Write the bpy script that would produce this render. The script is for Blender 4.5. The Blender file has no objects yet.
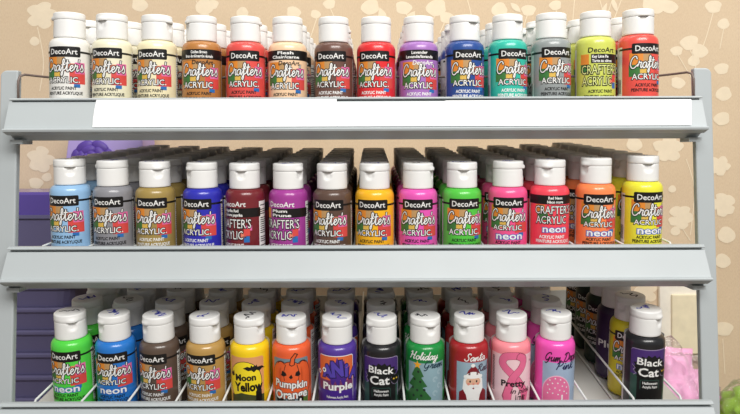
import bpy, math, random
from math import sin, cos, pi, radians
from mathutils import Vector, Matrix
random.seed(7)
S = bpy.context.scene
COL = S.collection

# ------------------------------------------------------------------ camera numbers
F = 680.0            # focal length in pixels (740 wide)
UX, VY = 372.0, 160.0
CZ = 0.42            # camera height above the floor
def WX(u, d): return (u-UX)*d/F
def WZ(v, d): return CZ + (VY-v)*d/F

# ------------------------------------------------------------------ materials
def lin(c):
    return tuple(((x/255)/12.92 if x/255 <= 0.04045 else ((x/255+0.055)/1.055)**2.4) for x in c)
MATS = {}
def mat(name, rgb, rough=0.45, var=0.05, scale=60.0, coat=0.0, bump=0.0, spec=0.5, metal=0.0, trans=0.0):
    if name in MATS: return MATS[name]
    m = bpy.data.materials.new(name); m.use_nodes = True
    nt = m.node_tree; b = nt.nodes['Principled BSDF']
    c = lin(rgb)
    tc = nt.nodes.new('ShaderNodeTexCoord'); nz = nt.nodes.new('ShaderNodeTexNoise')
    nz.inputs['Scale'].default_value = scale; nz.inputs['Detail'].default_value = 3
    nt.links.new(tc.outputs['Object'], nz.inputs['Vector'])
    mr = nt.nodes.new('ShaderNodeMapRange')
    mr.inputs[1].default_value = 0.3; mr.inputs[2].default_value = 0.7
    mr.inputs[3].default_value = 1-var; mr.inputs[4].default_value = 1+var
    nt.links.new(nz.outputs['Fac'], mr.inputs[0])
    mx = nt.nodes.new('ShaderNodeVectorMath'); mx.operation = 'SCALE'
    mx.inputs[0].default_value = c
    nt.links.new(mr.outputs[0], mx.inputs['Scale'])
    nt.links.new(mx.outputs[0], b.inputs['Base Color'])
    b.inputs['Roughness'].default_value = rough
    b.inputs['Metallic'].default_value = metal
    b.inputs['Specular IOR Level'].default_value = spec
    if coat: b.inputs['Coat Weight'].default_value = coat; b.inputs['Coat Roughness'].default_value = 0.12
    if trans: b.inputs['Transmission Weight'].default_value = trans
    if bump:
        bp = nt.nodes.new('ShaderNodeBump'); bp.inputs['Strength'].default_value = bump; bp.inputs['Distance'].default_value = 0.001
        nt.links.new(nz.outputs['Fac'], bp.inputs['Height']); nt.links.new(bp.outputs[0], b.inputs['Normal'])
    MATS[name] = m
    return m

# ------------------------------------------------------------------ mesh builder
class MB:
    def __init__(s): s.v = []; s.f = []; s.m = []; s.sm = []; s.mats = []
    def mi(s, m):
        if m not in s.mats: s.mats.append(m)
        return s.mats.index(m)
    def add(s, vs, fs, m, smooth=False):
        o = len(s.v); k = s.mi(m); s.v += [tuple(p) for p in vs]
        for f in fs: s.f.append(tuple(o+i for i in f)); s.m.append(k); s.sm.append(smooth)
    def box(s, x0, x1, y0, y1, z0, z1, m):
        s.add([(x0,y0,z0),(x1,y0,z0),(x1,y1,z0),(x0,y1,z0),(x0,y0,z1),(x1,y0,z1),(x1,y1,z1),(x0,y1,z1)],
              [(0,3,2,1),(4,5,6,7),(0,1,5,4),(1,2,6,5),(2,3,7,6),(3,0,4,7)], m)
    def lathe(s, prof, m, n=40, smooth=True, fn=None):
        vs = []; fs = []
        for (r, z) in prof:
            for i in range(n):
                a = 2*pi*i/n; rr, zz = (r, z) if fn is None else fn(r, z, a)
                vs.append((rr*sin(a), -rr*cos(a), zz))
        for j in range(len(prof)-1):
            for i in range(n):
                i2 = (i+1) % n
                fs.append((j*n+i, j*n+i2, (j+1)*n+i2, (j+1)*n+i))
        s.add(vs, fs, m, smooth)
        o = len(s.v)-len(vs)
        s.f.append(tuple(o+(len(prof)-1)*n+i for i in range(n))); s.m.append(s.mi(m)); s.sm.append(False)
        s.f.append(tuple(o+i for i in reversed(range(n)))); s.m.append(s.mi(m)); s.sm.append(False)
    def tube(s, pts, r, m, n=8):
        pts = [Vector(p) for p in pts]; vs = []; fs = []
        for i, p in enumerate(pts):
            t = (pts[min(i+1, len(pts)-1)]-pts[max(i-1, 0)]).normalized()
            ref = Vector((1,0,0)) if abs(t.x) < 0.9 else Vector((0,0,1))
            a = t.cross(ref).normalized(); b = t.cross(a)
            for k in range(n):
                q = p + r*(cos(2*pi*k/n)*a + sin(2*pi*k/n)*b); vs.append(q)
        for i in range(len(pts)-1):
            for k in range(n):
                fs.append((i*n+k, (i+1)*n+k, (i+1)*n+(k+1) % n, i*n+(k+1) % n))
        fs.append(tuple(range(n))); fs.append(tuple((len(pts)-1)*n+k for k in reversed(range(n))))
        s.add(vs, fs, m, True)
    def prism_x(s, prof, x0, x1, m, nx=1):
        n = len(prof)
        vs = [(x0+(x1-x0)*i/nx, y, z) for i in range(nx+1) for (y, z) in prof]
        fs = [(i*n+k, i*n+(k+1) % n, (i+1)*n+(k+1) % n, (i+1)*n+k) for i in range(nx) for k in range(n)]
        fs += [tuple(reversed(range(n))), tuple(nx*n+k for k in range(n))]
        s.add(vs, fs, m)
    def mesh(s, name):
        me = bpy.data.meshes.new(name); me.from_pydata(s.v, [], s.f)
        for m in s.mats: me.materials.append(m)
        me.polygons.foreach_set('material_index', s.m)
        me.polygons.foreach_set('use_smooth', s.sm)
        me.update(); return me
    def build(s, name, parent=None, recalc=False):
        me = s.mesh(name)
        if recalc:
            import bmesh
            bm = bmesh.new(); bm.from_mesh(me); bmesh.ops.recalc_face_normals(bm, faces=bm.faces); bm.to_mesh(me); bm.free()
        return link(name, me, parent)
def link(name, me, parent=None):
    o = bpy.data.objects.new(name, me); COL.objects.link(o)
    if parent: o.parent = parent
    return o
def tag(o, label, cat, group=None):
    o['label'] = label; o['category'] = cat
    if group: o['group'] = group
    return o
def empty(name, loc=(0,0,0), rx=0.0):
    o = bpy.data.objects.new(name, None); COL.objects.link(o); o.location = loc; o.rotation_euler = (rx, 0, 0); o.empty_display_size = 0.02
    return o
def bevel(o, w=0.002, seg=2):
    b = o.modifiers.new('bevel', 'BEVEL'); b.width = w; b.segments = seg; b.limit_method = 'ANGLE'; b.angle_limit = radians(40)

# ------------------------------------------------------------------ lettering
FC = {}
def font_tris(txt, off):
    key = (txt, off)
    if key in FC: return FC[key]
    cu = bpy.data.curves.new('t', 'FONT'); cu.body = txt; cu.size = 1.0; cu.offset = off; cu.resolution_u = 2; cu.fill_mode = 'FRONT'
    ob = bpy.data.objects.new('t', cu); COL.objects.link(ob)
    dg = bpy.context.evaluated_depsgraph_get(); ev = ob.evaluated_get(dg); me = ev.to_mesh()
    vs = [(v.co.x, v.co.y) for v in me.vertices]; fs = [tuple(p.vertices) for p in me.polygons]
    ev.to_mesh_clear(); bpy.data.objects.remove(ob); bpy.data.curves.remove(cu)
    FC[key] = (vs, fs)
    return FC[key]

# single-stroke brush script: x-height 1, ascender 2, descender -0.9
G = {
 'C': (1.55, [[(1.45,1.55),(1.35,1.9),(1.0,2.0),(0.55,1.7),(0.2,1.1),(0.12,0.5),(0.35,0.05),(0.8,0.0),(1.3,0.35),(1.6,0.6)]]),
 'r': (0.95, [[(0.0,0.3),(0.25,0.75),(0.35,1.15),(0.4,0.9),(0.8,0.95),(0.62,0.4),(0.7,0.02),(1.0,0.3)]]),
 'a': (1.15, [[(0.95,0.8),(0.6,1.0),(0.2,0.75),(0.08,0.3),(0.3,0.0),(0.65,0.25),(0.92,0.85),(0.88,0.3),(1.0,0.02),(1.2,0.3)]]),
 'f': (0.85, [[(0.0,0.3),(0.45,1.0),(0.75,1.7),(0.62,2.05),(0.42,1.7),(0.4,0.6),(0.3,-0.4),(0.12,-0.75),(0.0,-0.5),(0.3,0.0),(0.9,0.35)],[(0.1,1.05),(0.85,1.1)]]),
 't': (0.8, [[(0.0,0.3),(0.35,1.0),(0.5,1.85),(0.4,0.9),(0.35,0.2),(0.5,0.0),(0.85,0.3)],[(0.1,1.35),(0.85,1.4)]]),
 'e': (0.9, [[(0.0,0.3),(0.45,0.5),(0.75,0.8),(0.55,1.0),(0.25,0.75),(0.2,0.25),(0.45,0.0),(0.95,0.35)]]),
 "'": (0.35, [[(0.2,2.0),(0.12,1.55)]]),
 's': (0.8, [[(0.0,0.3),(0.3,0.75),(0.45,1.15),(0.55,0.8),(0.72,0.4),(0.5,0.02),(0.15,0.08)]]),
 'H': (1.7, [[(0.1,1.6),(0.5,1.9),(0.4,0.9),(0.1,0.0)],[(1.5,2.0),(1.2,0.9),(1.1,0.1),(1.5,0.2)],[(0.2,0.9),(0.8,1.1),(1.4,1.0)]]),
 'o': (1.0, [[(0.7,0.95),(0.3,0.95),(0.08,0.5),(0.25,0.05),(0.6,0.05),(0.82,0.5),(0.65,0.95),(0.8,0.75),(1.05,0.8)]]),
 'l': (0.6, [[(0.0,0.3),(0.4,1.2),(0.5,1.9),(0.3,1.7),(0.22,0.5),(0.35,0.0),(0.65,0.3)]]),
 'i': (0.6, [[(0.0,0.3),(0.3,0.95),(0.25,0.25),(0.4,0.0),(0.65,0.3)],[(0.38,1.4),(0.42,1.5)]]),
 'd': (1.15, [[(0.9,0.8),(0.55,1.0),(0.15,0.65),(0.15,0.1),(0.5,0.05),(0.85,0.7),(1.05,2.0),(0.88,0.5),(0.95,0.02),(1.2,0.3)]]),
 'y': (1.1, [[(0.0,0.7),(0.25,0.95),(0.25,0.3),(0.5,0.05),(0.8,0.5),(0.95,0.95),(0.8,0.0),(0.5,-0.8),(0.15,-0.7),(0.5,-0.1),(1.1,0.3)]]),
 'G': (1.6, [[(1.4,1.6),(1.2,1.95),(0.7,1.85),(0.25,1.2),(0.2,0.5),(0.55,0.1),(1.0,0.4),(1.25,0.95),(1.1,0.0),(0.7,-0.6),(0.3,-0.5)]]),
 'n': (1.15, [[(0.0,0.4),(0.2,0.95),(0.2,0.0),(0.45,0.75),(0.75,0.98),(0.8,0.4),(0.9,0.02),(1.2,0.3)]]),
 'S': (1.4, [[(1.3,1.6),(1.1,1.95),(0.7,1.85),(0.6,1.4),(0.9,0.9),(0.95,0.35),(0.6,0.0),(0.1,0.15),(0.0,0.5)]]),
 'R': (1.6, [[(0.5,1.8),(0.4,0.9),(0.2,0.0)],[(0.1,1.4),(0.5,1.9),(1.1,1.9),(1.2,1.4),(0.6,1.0),(0.9,0.6),(1.2,0.05),(1.6,0.3)]]),
 'u': (1.15, [[(0.0,0.5),(0.2,0.95),(0.2,0.25),(0.45,0.0),(0.75,0.4),(0.85,0.95),(0.82,0.3),(0.95,0.02),(1.2,0.3)]]),
 'm': (1.6, [[(0.0,0.4),(0.2,0.95),(0.2,0.0),(0.4,0.7),(0.6,0.97),(0.68,0.1),(0.9,0.75),(1.15,0.97),(1.2,0.3),(1.35,0.02),(1.65,0.3)]]),
 'D': (1.7, [[(0.6,1.85),(0.5,0.9),(0.3,0.1),(0.9,0.0),(1.5,0.6),(1.5,1.4),(1.0,1.95),(0.3,1.9),(0.1,1.5)]]),
 'p': (1.1, [[(0.05,0.5),(0.3,1.0),(0.2,0.1),(0.05,-0.85),(0.2,0.5),(0.55,0.98),(0.85,0.7),(0.7,0.1),(0.35,0.1),(1.1,0.25)]]),
 'P': (1.5, [[(0.55,1.8),(0.4,0.9),(0.2,0.0)],[(0.1,1.4),(0.5,1.9),(1.1,1.95),(1.3,1.45),(0.9,0.95),(0.5,0.9)]]),
 'k': (1.05, [[(0.0,0.3),(0.35,1.2),(0.45,1.95),(0.25,1.5),(0.2,0.0)],[(0.75,0.95),(0.3,0.5),(0.65,0.2),(0.85,0.0),(1.1,0.3)]]),
 ' ': (0.7, []),
}
def spline(pts, n=4):
    if len(pts) < 3: return pts
    P = [pts[0]]+list(pts)+[pts[-1]]; out = []
    for i in range(1, len(P)-2):
        for k in range(n):
            t = k/n; a = []
            for c in range(2):
                p0,p1,p2,p3 = P[i-1][c],P[i][c],P[i+1][c],P[i+2][c]
                a.append(0.5*(2*p1+(p2-p0)*t+(2*p0-5*p1+4*p2-p3)*t*t+(3*p1-p0-3*p2+p3)*t**3))
            out.append(tuple(a))
    out.append(pts[-1]); return out
def script_strokes(txt):
    x = 0; out = []
    for ch in txt:
        adv, st = G[ch]
        for p in st: out.append([(x+a, b) for a, b in spline(p)])
        x += adv
    return out, x

def clip(poly, axis_x, keep_ge):
    out = []; n = len(poly)
    for i in range(n):
        a = poly[i]; b = poly[(i+1) % n]
        da = a[0]-axis_x; db = b[0]-axis_x
        if not keep_ge: da = -da; db = -db
        if da >= 0: out.append(a)
        if (da > 0 and db < 0) or (da < 0 and db > 0):
            t = da/(da-db); out.append((axis_x, a[1]+(b[1]-a[1])*t))
    return out

R = 19.3   # bottle radius, mm
class Label:
    """print wrapped round the bottle; coordinates are mm along the arc (s) and mm above the base (z)"""
    W = 2.0
    def __init__(s, dz=0.0): s.mb = MB(); s.dz = dz
    def poly(s, pts, m, layer=0):
        if s.dz: pts = [(a, b+s.dz if b > 16.6 else 9.0) for a, b in pts]
        x0 = min(p[0] for p in pts); x1 = max(p[0] for p in pts)
        k0 = math.floor(x0/s.W); k1 = math.floor((x1-1e-9)/s.W)
        r = R + 0.06 + 0.045*layer
        for k in range(k0, k1+1):
            q = pts
            if k > k0: q = clip(q, k*s.W, True)
            if k < k1 and len(q) > 2: q = clip(q, (k+1)*s.W, False)
            if len(q) < 3: continue
            ar = sum(q[i][0]*q[(i+1) % len(q)][1]-q[(i+1) % len(q)][0]*q[i][1] for i in range(len(q)))
            if abs(ar) < 1e-6: continue
            if ar < 0: q = q[::-1]
            s.mb.add([(r*sin(a/R)/1000, -r*cos(a/R)/1000, z/1000) for a, z in q], [tuple(range(len(q)))], m)
    def rect(s, x0, x1, z0, z1, m, layer=0, rad=0.0, slant=0.0):
        if rad <= 0: pts = [(x0,z0),(x1,z0),(x1,z1),(x0,z1)]
        else:
            pts = []
            for cx, cz, a0 in ((x1-rad,z0+rad,-90),(x1-rad,z1-rad,0),(x0+rad,z1-rad,90),(x0+rad,z0+rad,180)):
                for k in range(4):
                    a = radians(a0+30*k); pts.append((cx+rad*cos(a), cz+rad*sin(a)))
        s.poly([(x+slant*(z-z0), z) for x, z in pts], m, layer)
    def ell(s, cx, cz, rx, rz, m, layer=0, n=20, rot=0.0):
        c, d = cos(rot), sin(rot)
        s.poly([(cx+rx*cos(2*pi*i/n)*c-rz*sin(2*pi*i/n)*d, cz+rx*cos(2*pi*i/n)*d+rz*sin(2*pi*i/n)*c) for i in range(n)], m, layer)
    def line(s, pts, w, m, layer=0, caps=True):
        for i in range(len(pts)-1):
            (ax,az),(bx,bz) = pts[i], pts[i+1]
            l = math.hypot(bx-ax, bz-az)
            if l < 1e-6: continue
            nx, nz = -(bz-az)/l*w/2, (bx-ax)/l*w/2
            ex, ez = (bx-ax)/l*w*0.3, (bz-az)/l*w*0.3
            if w > 3 and i: s.ell(ax, az, w/2, w/2, m, layer, 16)
            s.poly([(ax-nx-ex,az-nz-ez),(bx-nx+ex,bz-nz+ez),(bx+nx+ex,bz+nz+ez),(ax+nx-ex,az+nz-ez)], m, layer)
    def text(s, txt, x0, x1, zb, h, m, layer=2, off=0.012, outline=None, oo=0.07, rot=0.0, shear=0.0):
        """capitals h high on a baseline at zb, stretched to fill x0..x1"""
        base, _ = font_tris(txt, off)
        if not base: return
        bx0 = min(p[0] for p in base); bx1 = max(p[0] for p in base)
        sx = (x1-x0)/(bx1-bx0); sz = h/0.73; cx = (x0+x1)/2
        def put(o, mm, ly):
            vs, fs = font_tris(txt, o); q = []
            for a, b in vs:
                X = x0+(a-bx0)*sx+shear*b*sz; Z = b*sz
                dx = X-cx; q.append((cx+dx*cos(rot)-Z*sin(rot), zb+dx*sin(rot)+Z*cos(rot)))
            for f in fs: s.poly([q[i] for i in f], mm, ly)
        if outline: put(off+oo, outline, layer-1)
        put(off, m, layer)
    def script(s, txt, x0, x1, zb, xh, m, w=1.0, layer=3, outline=None, ow=0.9, rise=0.0, shear=0.0):
        st, adv = script_strokes(txt); sx = (x1-x0)/adv
        st = [[(x0+a*sx+shear*b*xh, zb+b*xh+rise*a/adv) for a, b in p] for p in st]
        if outline:
            for p in st: s.line(p, w+ow, outline, layer-1)
        for p in st: s.line(p, w, m, layer)
    def back(s, side0=84, side1=276):
        W_ = mat('label_white', (235,235,232), 0.4); K = mat('label_black', (22,20,20), 0.35)
        a0, a1 = radians(side0)*R, radians(side1)*R
        s.rect(a0, a1, 14, 68, W_, 0)
        z = 64
        while z > 17:
            if int(z) % 9 < 7: s.rect(a0+1.5, a0+14+((z*7) % 5), z-0.55, z+0.35, K, 1)
            z -= 2.1
        for i in range(14): s.rect(a1-14+i*0.9, a1-14+i*0.9+(0.35 if i % 3 else 0.6), 22, 36, K, 1)
    def mesh(s, name): return s.mb.mesh(name)

# print inks
WH = mat('label_white', (238,238,235), 0.4); BK = mat('label_black', (22,20,20), 0.35)
OR = mat('ink_orange', (228,140,50), 0.4); GN = mat('ink_green', (60,120,60), 0.4); YL = mat('ink_yellow', (225,185,85), 0.4)
PK = mat('ink_pink', (225,110,165), 0.4); RD = mat('ink_red', (215,75,70), 0.4); BL = mat('ink_blue', (40,110,180), 0.4)
SAL = mat('ink_salmon', (225,130,105), 0.4); TAN = mat('ink_tan', (190,150,100), 0.4); NB = mat('ink_neon_blue', (45,95,185), 0.4)

def patches(L, dz=0.0, dx=0.0):
    L.rect(-20+dx, -7+dx, 46+dz, 58+dz, OR, 0); L.rect(-20.5+dx, -10+dx, 35+dz, 46.5+dz, GN, 1)
    L.rect(-10+dx, -1+dx, 36+dz, 46+dz, YL, 0); L.rect(-7+dx, 1+dx, 46+dz, 57+dz, TAN, 0)
    L.rect(1+dx, 11+dx, 43+dz, 51+dz, SAL, 0); L.rect(10+dx, 20+dx, 41+dz, 52+dz, PK, 1)
    L.rect(5+dx, 20.5+dx, 31+dz, 43+dz, RD, 0); L.rect(9+dx, 15+dx, 27.5+dz, 31+dz, BL, 1)
def crafters(L, dz=0.0, fill=None, ol=None):
    L.script("Crafter's", -19.2, 18.5, 46.3+dz, 5.7, fill or WH, w=1.0, layer=4, outline=ol or BK, ow=1.5)
def paint_lines(L, ink, z1=29.8, z2=25.0):
    L.text('ACRYLIC PAINT', -14.5, 11.5, z1-1.5, 3.1, ink, 2, 0.03)
    L.text('PEINTURE ACRYLIQUE', -18, 17.5, z2-1.5, 3.1, ink, 2, 0.03)
def deco_tag(L, z=65.4):
    L.rect(-33, 33, z-1.0, z+0.9, BK, 1)
    L.rect(-17.5, 15.5, z-5.2, z+5.0, BK, 2, rad=1.4)
    L.text('DecoArt', -14.3, 12.6, z-2.5, 5.6, WH, 3, 0.012)
def lab_script(ink):
    L = Label(); deco_tag(L); patches(L, 3); crafters(L)
    L.text('ACRYLIC', -17.5, 12.5, 35.2, 5.8, WH, 4, 0.01, outline=BK, oo=0.08)
    L.rect(13.4, 14.4, 35.4, 36.4, WH, 4)
    paint_lines(L, ink); L.back(); return L
def lab_neon(ink):
    L = Label(); deco_tag(L); patches(L, 5); crafters(L, 1.2)
    L.text('ACRYLIC', -17.0, 12.5, 38.6, 5.0, WH, 4, 0.01, outline=BK, oo=0.08)
    L.text('neon', -13.5, 13.0, 29.6, 7.2, WH, 4, 0.02, outline=NB, oo=0.06)
    paint_lines(L, ink, 26.3, 22.2); L.back(); return L
def lab_band(ink, l1, l2, ink2):
    L = Label(); L.rect(-30, 30, 61.4, 71, BK, 1)
    L.text(l1, -9, 7, 67, 2.9, WH, 3, 0.03); L.text(l2, -15, 13, 63, 2.9, WH, 3, 0.03)
    L.text('DecoArt', -8, 13, 56.4, 4.4, ink2, 3, 0.02, shear=0.15)
    patches(L, 1.5); crafters(L, -1.0)
    L.text('ACRYLIC', -17.5, 12.5, 33.4, 6.2, WH, 4, 0.01, outline=BK, oo=0.08)
    paint_lines(L, ink, 28, 23); L.back(); return L
def lab_caps(ink, l1, l2, decoink, fill, neon=False, bandx=(-10, 16)):
    L = Label()
    if neon:
        L.rect(-30, 30, 62.5, 71.3, BK, 1)
        L.text(l1, -6, 8, 67.4, 2.8, WH, 3, 0.03); L.text(l2, -7, 9, 63.5, 2.8, WH, 3, 0.03)
        L.rect(-19, -9, 53, 62, OR, 0); L.rect(-17, -6, 47, 54, GN, 1)
        L.text("CRAFTER'S", -19, 19, 53.2, 8.0, fill, 4, 0.0, outline=BK, oo=0.075)
        L.text('ACRYLIC', -18, 13, 43.6, 7.8, fill, 4, 0.0, outline=BK, oo=0.075)
        L.text('neon', -11.0, 13.0, 35.2, 6.8, WH, 4, 0.02, outline=NB, oo=0.06)
        paint_lines(L, ink, 30.6, 26.2)
    else:
        L.text('DecoArt', -13, 14, 63.5, 5.2, decoink, 3, 0.015, shear=0.1)
        L.rect(bandx[0], bandx[1]+14, 53, 62, BK, 1)
        L.text(l1, bandx[0]+1, bandx[0]+17, 58.2, 2.9, WH, 3, 0.03); L.text(l2, bandx[0]+1, bandx[0]+21, 54, 2.9, WH, 3, 0.03)
        L.rect(-21, -12, 52, 62, OR, 0); L.rect(-21, -13, 44, 52, GN, 0)
        L.text("CRAFTER'S", -19.5, 19, 42.6, 9.0, fill, 4, 0.0, outline=BK, oo=0.075)
        L.text('ACRYLIC', -19, 11, 31.6, 8.6, fill, 4, 0.0, outline=BK, oo=0.075)
        L.rect(12, 18, 35, 42, RD, 2); L.rect(14, 20, 40, 45, PK, 1); L.rect(9, 14, 33, 38, SAL, 1); L.rect(12, 17.5, 28.5, 34.5, BL, 1)
        L.text('ACRYLIC PAINT', -13, 12, 24.2, 3.1, ink, 2, 0.03); L.text('PEINTURE ACRYLIQUE', -17, 16, 19, 3.1, ink, 2, 0.03)
    L.back(); return L

def lab_moon():
    L = Label(10.0); sky = mat('moon_sky', (225,160,110), 0.4); moon = mat('moon_yellow_print', (246,222,40), 0.4); grass = mat('moon_grass', (70,75,45), 0.4)
    L.rect(-20, 17, 16, 59, sky, 0, rad=2.5); L.ell(-3, 34, 17.6, 21, BK, 1, 28); L.ell(-3, 34, 17.0, 20.4, moon, 2, 28)
    L.poly([(-4,48),(0,50),(3,49),(4,51.5),(5.2,49.6),(7,50.5),(8,49.5),(9.2,51.5),(10,49),(15,49),(18.5,46),(15,46.8),(12,44.5),(9,46),(6.5,43.8),(4,46),(1,45.5)], BK, 4)
    L.text('Moon', -12.5, 8.5, 35.5, 6.6, BK, 4, 0.045, rot=0.04); L.text('Yellow', -14, 15.5, 25, 8.8, BK, 4, 0.045, rot=0.03)
    L.rect(-18, 17, 16, 20, grass, 3); L.poly([(8,16),(8,24),(11,28),(14,25),(15,16)], BK, 4); L.poly([(-19,44),(-17,42),(-15,45),(-14,40),(-17,38),(-19,40)], BK, 3)
    L.poly([(-14,20),(-6,23),(4,21),(8,20)], grass, 3); L.back(88, 272); return L
def lab_pumpkin():
    L = Label(10.0); sky = mat('pumpkin_sky', (120,140,150), 0.4); pum = mat('pumpkin_print', (232,98,48), 0.4); gr = mat('pumpkin_leaf', (90,120,50), 0.4)
    L.rect(-20, 19, 16, 58, sky, 0, rad=2.5)
    for cx, rx in ((-10,10.5),(12,9.5),(0,14)):
        L.ell(cx, 36, rx+0.7, 19.7, BK, 1, 24)
        L.ell(cx, 36, rx, 19, pum, 2, 24)
    for cx, rx in ((-10,10.5),(12,9.5)):
        pts = [(cx+rx*cos(a)*0.75, 36+19*sin(a)) for a in [radians(x) for x in ((60,75,90,105,120) if cx > 0 else (60,75,90,105,120))]]
        L.line(pts, 0.7, BK, 3)
    L.line(spline([(-5,52),(-7,44),(-6.5,36)]), 0.6, BK, 3); L.line(spline([(6,52),(8,44),(7.5,36)]), 0.6, BK, 3)
    L.poly([(-1.5,52),(0,59),(4,64),(7.5,62.5),(4.5,58),(4,52),(1,50.5)], BK, 4); L.poly([(-0.6,52.6),(0.8,58.6),(4.2,62.9),(6,62.2),(3.6,58),(3.1,52.4),(1,51.4)], pum, 5)
    L.poly([(-10,41),(-8.5,46),(-5,44),(-4,41.5),(-7,40)], BK, 4); L.poly([(4,41),(5,44.5),(8,46),(9.5,41.5),(7,40)], BK, 4); L.poly([(-2,39.5),(0.5,42.5),(2,39),(0,37.5)], BK, 4)
    L.text('Pumpkin', -17, 17, 28.5, 7.6, WH, 6, 0.03, outline=BK, oo=0.04, rot=-0.06); L.text('Orange', -17, 17, 17.5, 9.0, WH, 6, 0.03, outline=BK, oo=0.04, rot=0.03)
    L.poly([(12,16),(12,22),(15,25),(18,22),(18,16)], gr, 4); L.back(80, 268); return L
def lab_maniac():
    L = Label(10.0); og = mat('maniac_orange', (226,110,60), 0.4); pu = mat('maniac_purple_print', (70,38,135), 0.4); pl = mat('maniac_plum', (120,55,95), 0.4)
    L.rect(-20, 17.5, 16, 61, WH, 0, rad=2.5); L.rect(-20, 16.8, 16, 60.3, og, 1, rad=2.3); L.rect(-20, 16.8, 16, 36, pl, 2); L.rect(-20, 16.8, 16, 26, pu, 3)
    L.poly([(-12,40),(-13,50),(-9,47),(-7,56),(-3,50),(0,60),(3,50),(7,57),(8,47),(13,50),(12,40),(9,36),(6,30),(3,37),(1,28),(-2,36),(-5,29),(-7,37)], pu, 4)
    for tx, a, b, zb_, hh, rt in (('A',-15.5,-4,40,12,0.05),('N',-5,6.5,41,15,0.1),('i',7.5,11,40,13,0.0),('A',11.5,22,37,12,-0.2)):
        L.text(tx, a, b, zb_, hh, mat('maniac_letter', (84,66,170), 0.4), 6, 0.06, outline=mat('maniac_navy', (30,22,70), 0.4), oo=0.05, rot=rt)
    for x, z in ((-13.5,46),(-20,43)):
        L.ell(x, z, 2.3, 2.5, WH, 7, 14); L.ell(x, z, 1.0, 1.1, BK, 8, 10)
    L.text('Purple', -15, 16, 26.5, 7.6, WH, 7, 0.035, rot=0.0); L.text('Halloween Acrylic Paint', -11, 11, 18, 2.6, WH, 7, 0.02); L.back(82, 266); return L
def lab_cat():
    L = Label(10.0); pu = mat('cat_purple', (72,45,115), 0.4); gr = mat('cat_green', (48,80,70), 0.4); dk = mat('cat_dark', (12,12,13), 0.5); ye = mat('cat_eye', (230,190,60), 0.4); ln = mat('cat_rim', (165,150,185), 0.4)
    L.rect(-21, 17.5, 16, 59, ln, 0, rad=3); L.rect(-21, 16.9, 15, 58.4, pu, 1, rad=2.8); L.rect(-21, 16.9, 15, 33, gr, 2)
    pts = []
    for i in range(36):
        a = 2*pi*i/36; k = 1.0 if i % 2 else 1.2
        pts.append((-1+15.0*k*cos(a), 40+11.5*k*sin(a)))
    L.poly(pts, dk, 3); L.rect(-14, 14, 16, 36, dk, 3)
    L.text('Black', -14.5, 11.5, 42.8, 7.2, WH, 5, 0.02, rot=-0.05); L.text('Cat', -13, 7, 32, 8.6, WH, 5, 0.025, rot=0.0)
    L.ell(13.5, 36, 5.2, 5.2, ln, 3, 18); L.ell(13.5, 36, 4.8, 4.8, dk, 4, 18); L.poly([(9.2,38),(9.6,43.6),(13,40)], dk, 4); L.poly([(14,40),(17.2,43.6),(18,38)], dk, 4)
    L.ell(11.6, 36.6, 1.1, 0.8, ye, 5, 8); L.ell(15.2, 36.6, 1.1, 0.8, ye, 5, 8)
    L.rect(-11, 8, 17.5, 28.5, gr, 4, rad=2.0); L.rect(-10.4, 7.4, 17, 27.9, dk, 5, rad=1.8); L.text('Halloween', -8.6, 5.8, 24.0, 2.7, WH, 6, 0.02); L.text('Acrylic Paint', -8.6, 5.8, 20.2, 2.6, WH, 6, 0.02)
    L.line([(-19,42),(-16,39),(-18,37),(-15,34),(-17.5,32)], 0.5, ln, 4); L.back(86, 270); return L
def lab_tree():
    L = Label(10.0); sky = mat('holiday_blue', (140,170,180), 0.4); tr = mat('tree_green', (50,105,55), 0.4); st = mat('tree_star', (240,170,40), 0.4); dk = mat('tree_ball', (35,45,40), 0.4)
    L.rect(-20, 20, 16, 53, sky, 0); L.rect(-20, 20, 53, 56.5, mat('holiday_band', (28,125,60), 0.4), 0)
    for zt, zb, w in ((50,38,6.5),(42,28,10),(33,16,14)): L.poly([(-9-w,zb+1.5),(-9-w*0.5,zb),(-9,zb+1.2),(-9+w*0.5,zb),(-9+w,zb+1.5),(-7.5,zt),(-10.5,zt)], tr, 2)
    L.poly([(-9+4.4*(1 if i % 2 == 0 else 0.42)*sin(pi*i/5), 51+4.4*(1 if i % 2 == 0 else 0.42)*cos(pi*i/5)) for i in range(10)], st, 3)
    for x, z in ((-8,44),(-12,36),(-6,34),(-14,27),(-9,25),(-2,26),(-5,20),(-13,19)): L.ell(x, z, 1.3, 1.3, dk, 3, 10)
    for i in range(4):
        for r in (1.6, 2.6): L.line([(9+(i % 2)*5+r*cos(a*0.7), 22+i*7+r*sin(a*0.7)) for a in range(8)], 0.4, mat('holiday_swirl', (175,198,205), 0.4), 1)
    L.script('Holiday', -17.5, 11, 56.5, 3.9, WH, 0.95, 5, shear=0.25); L.script('Green', -3, 17.5, 48, 3.6, mat('holiday_ink', (30,60,75), 0.4), 0.95, 5, shear=0.25); L.back(86, 268); return L
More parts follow.
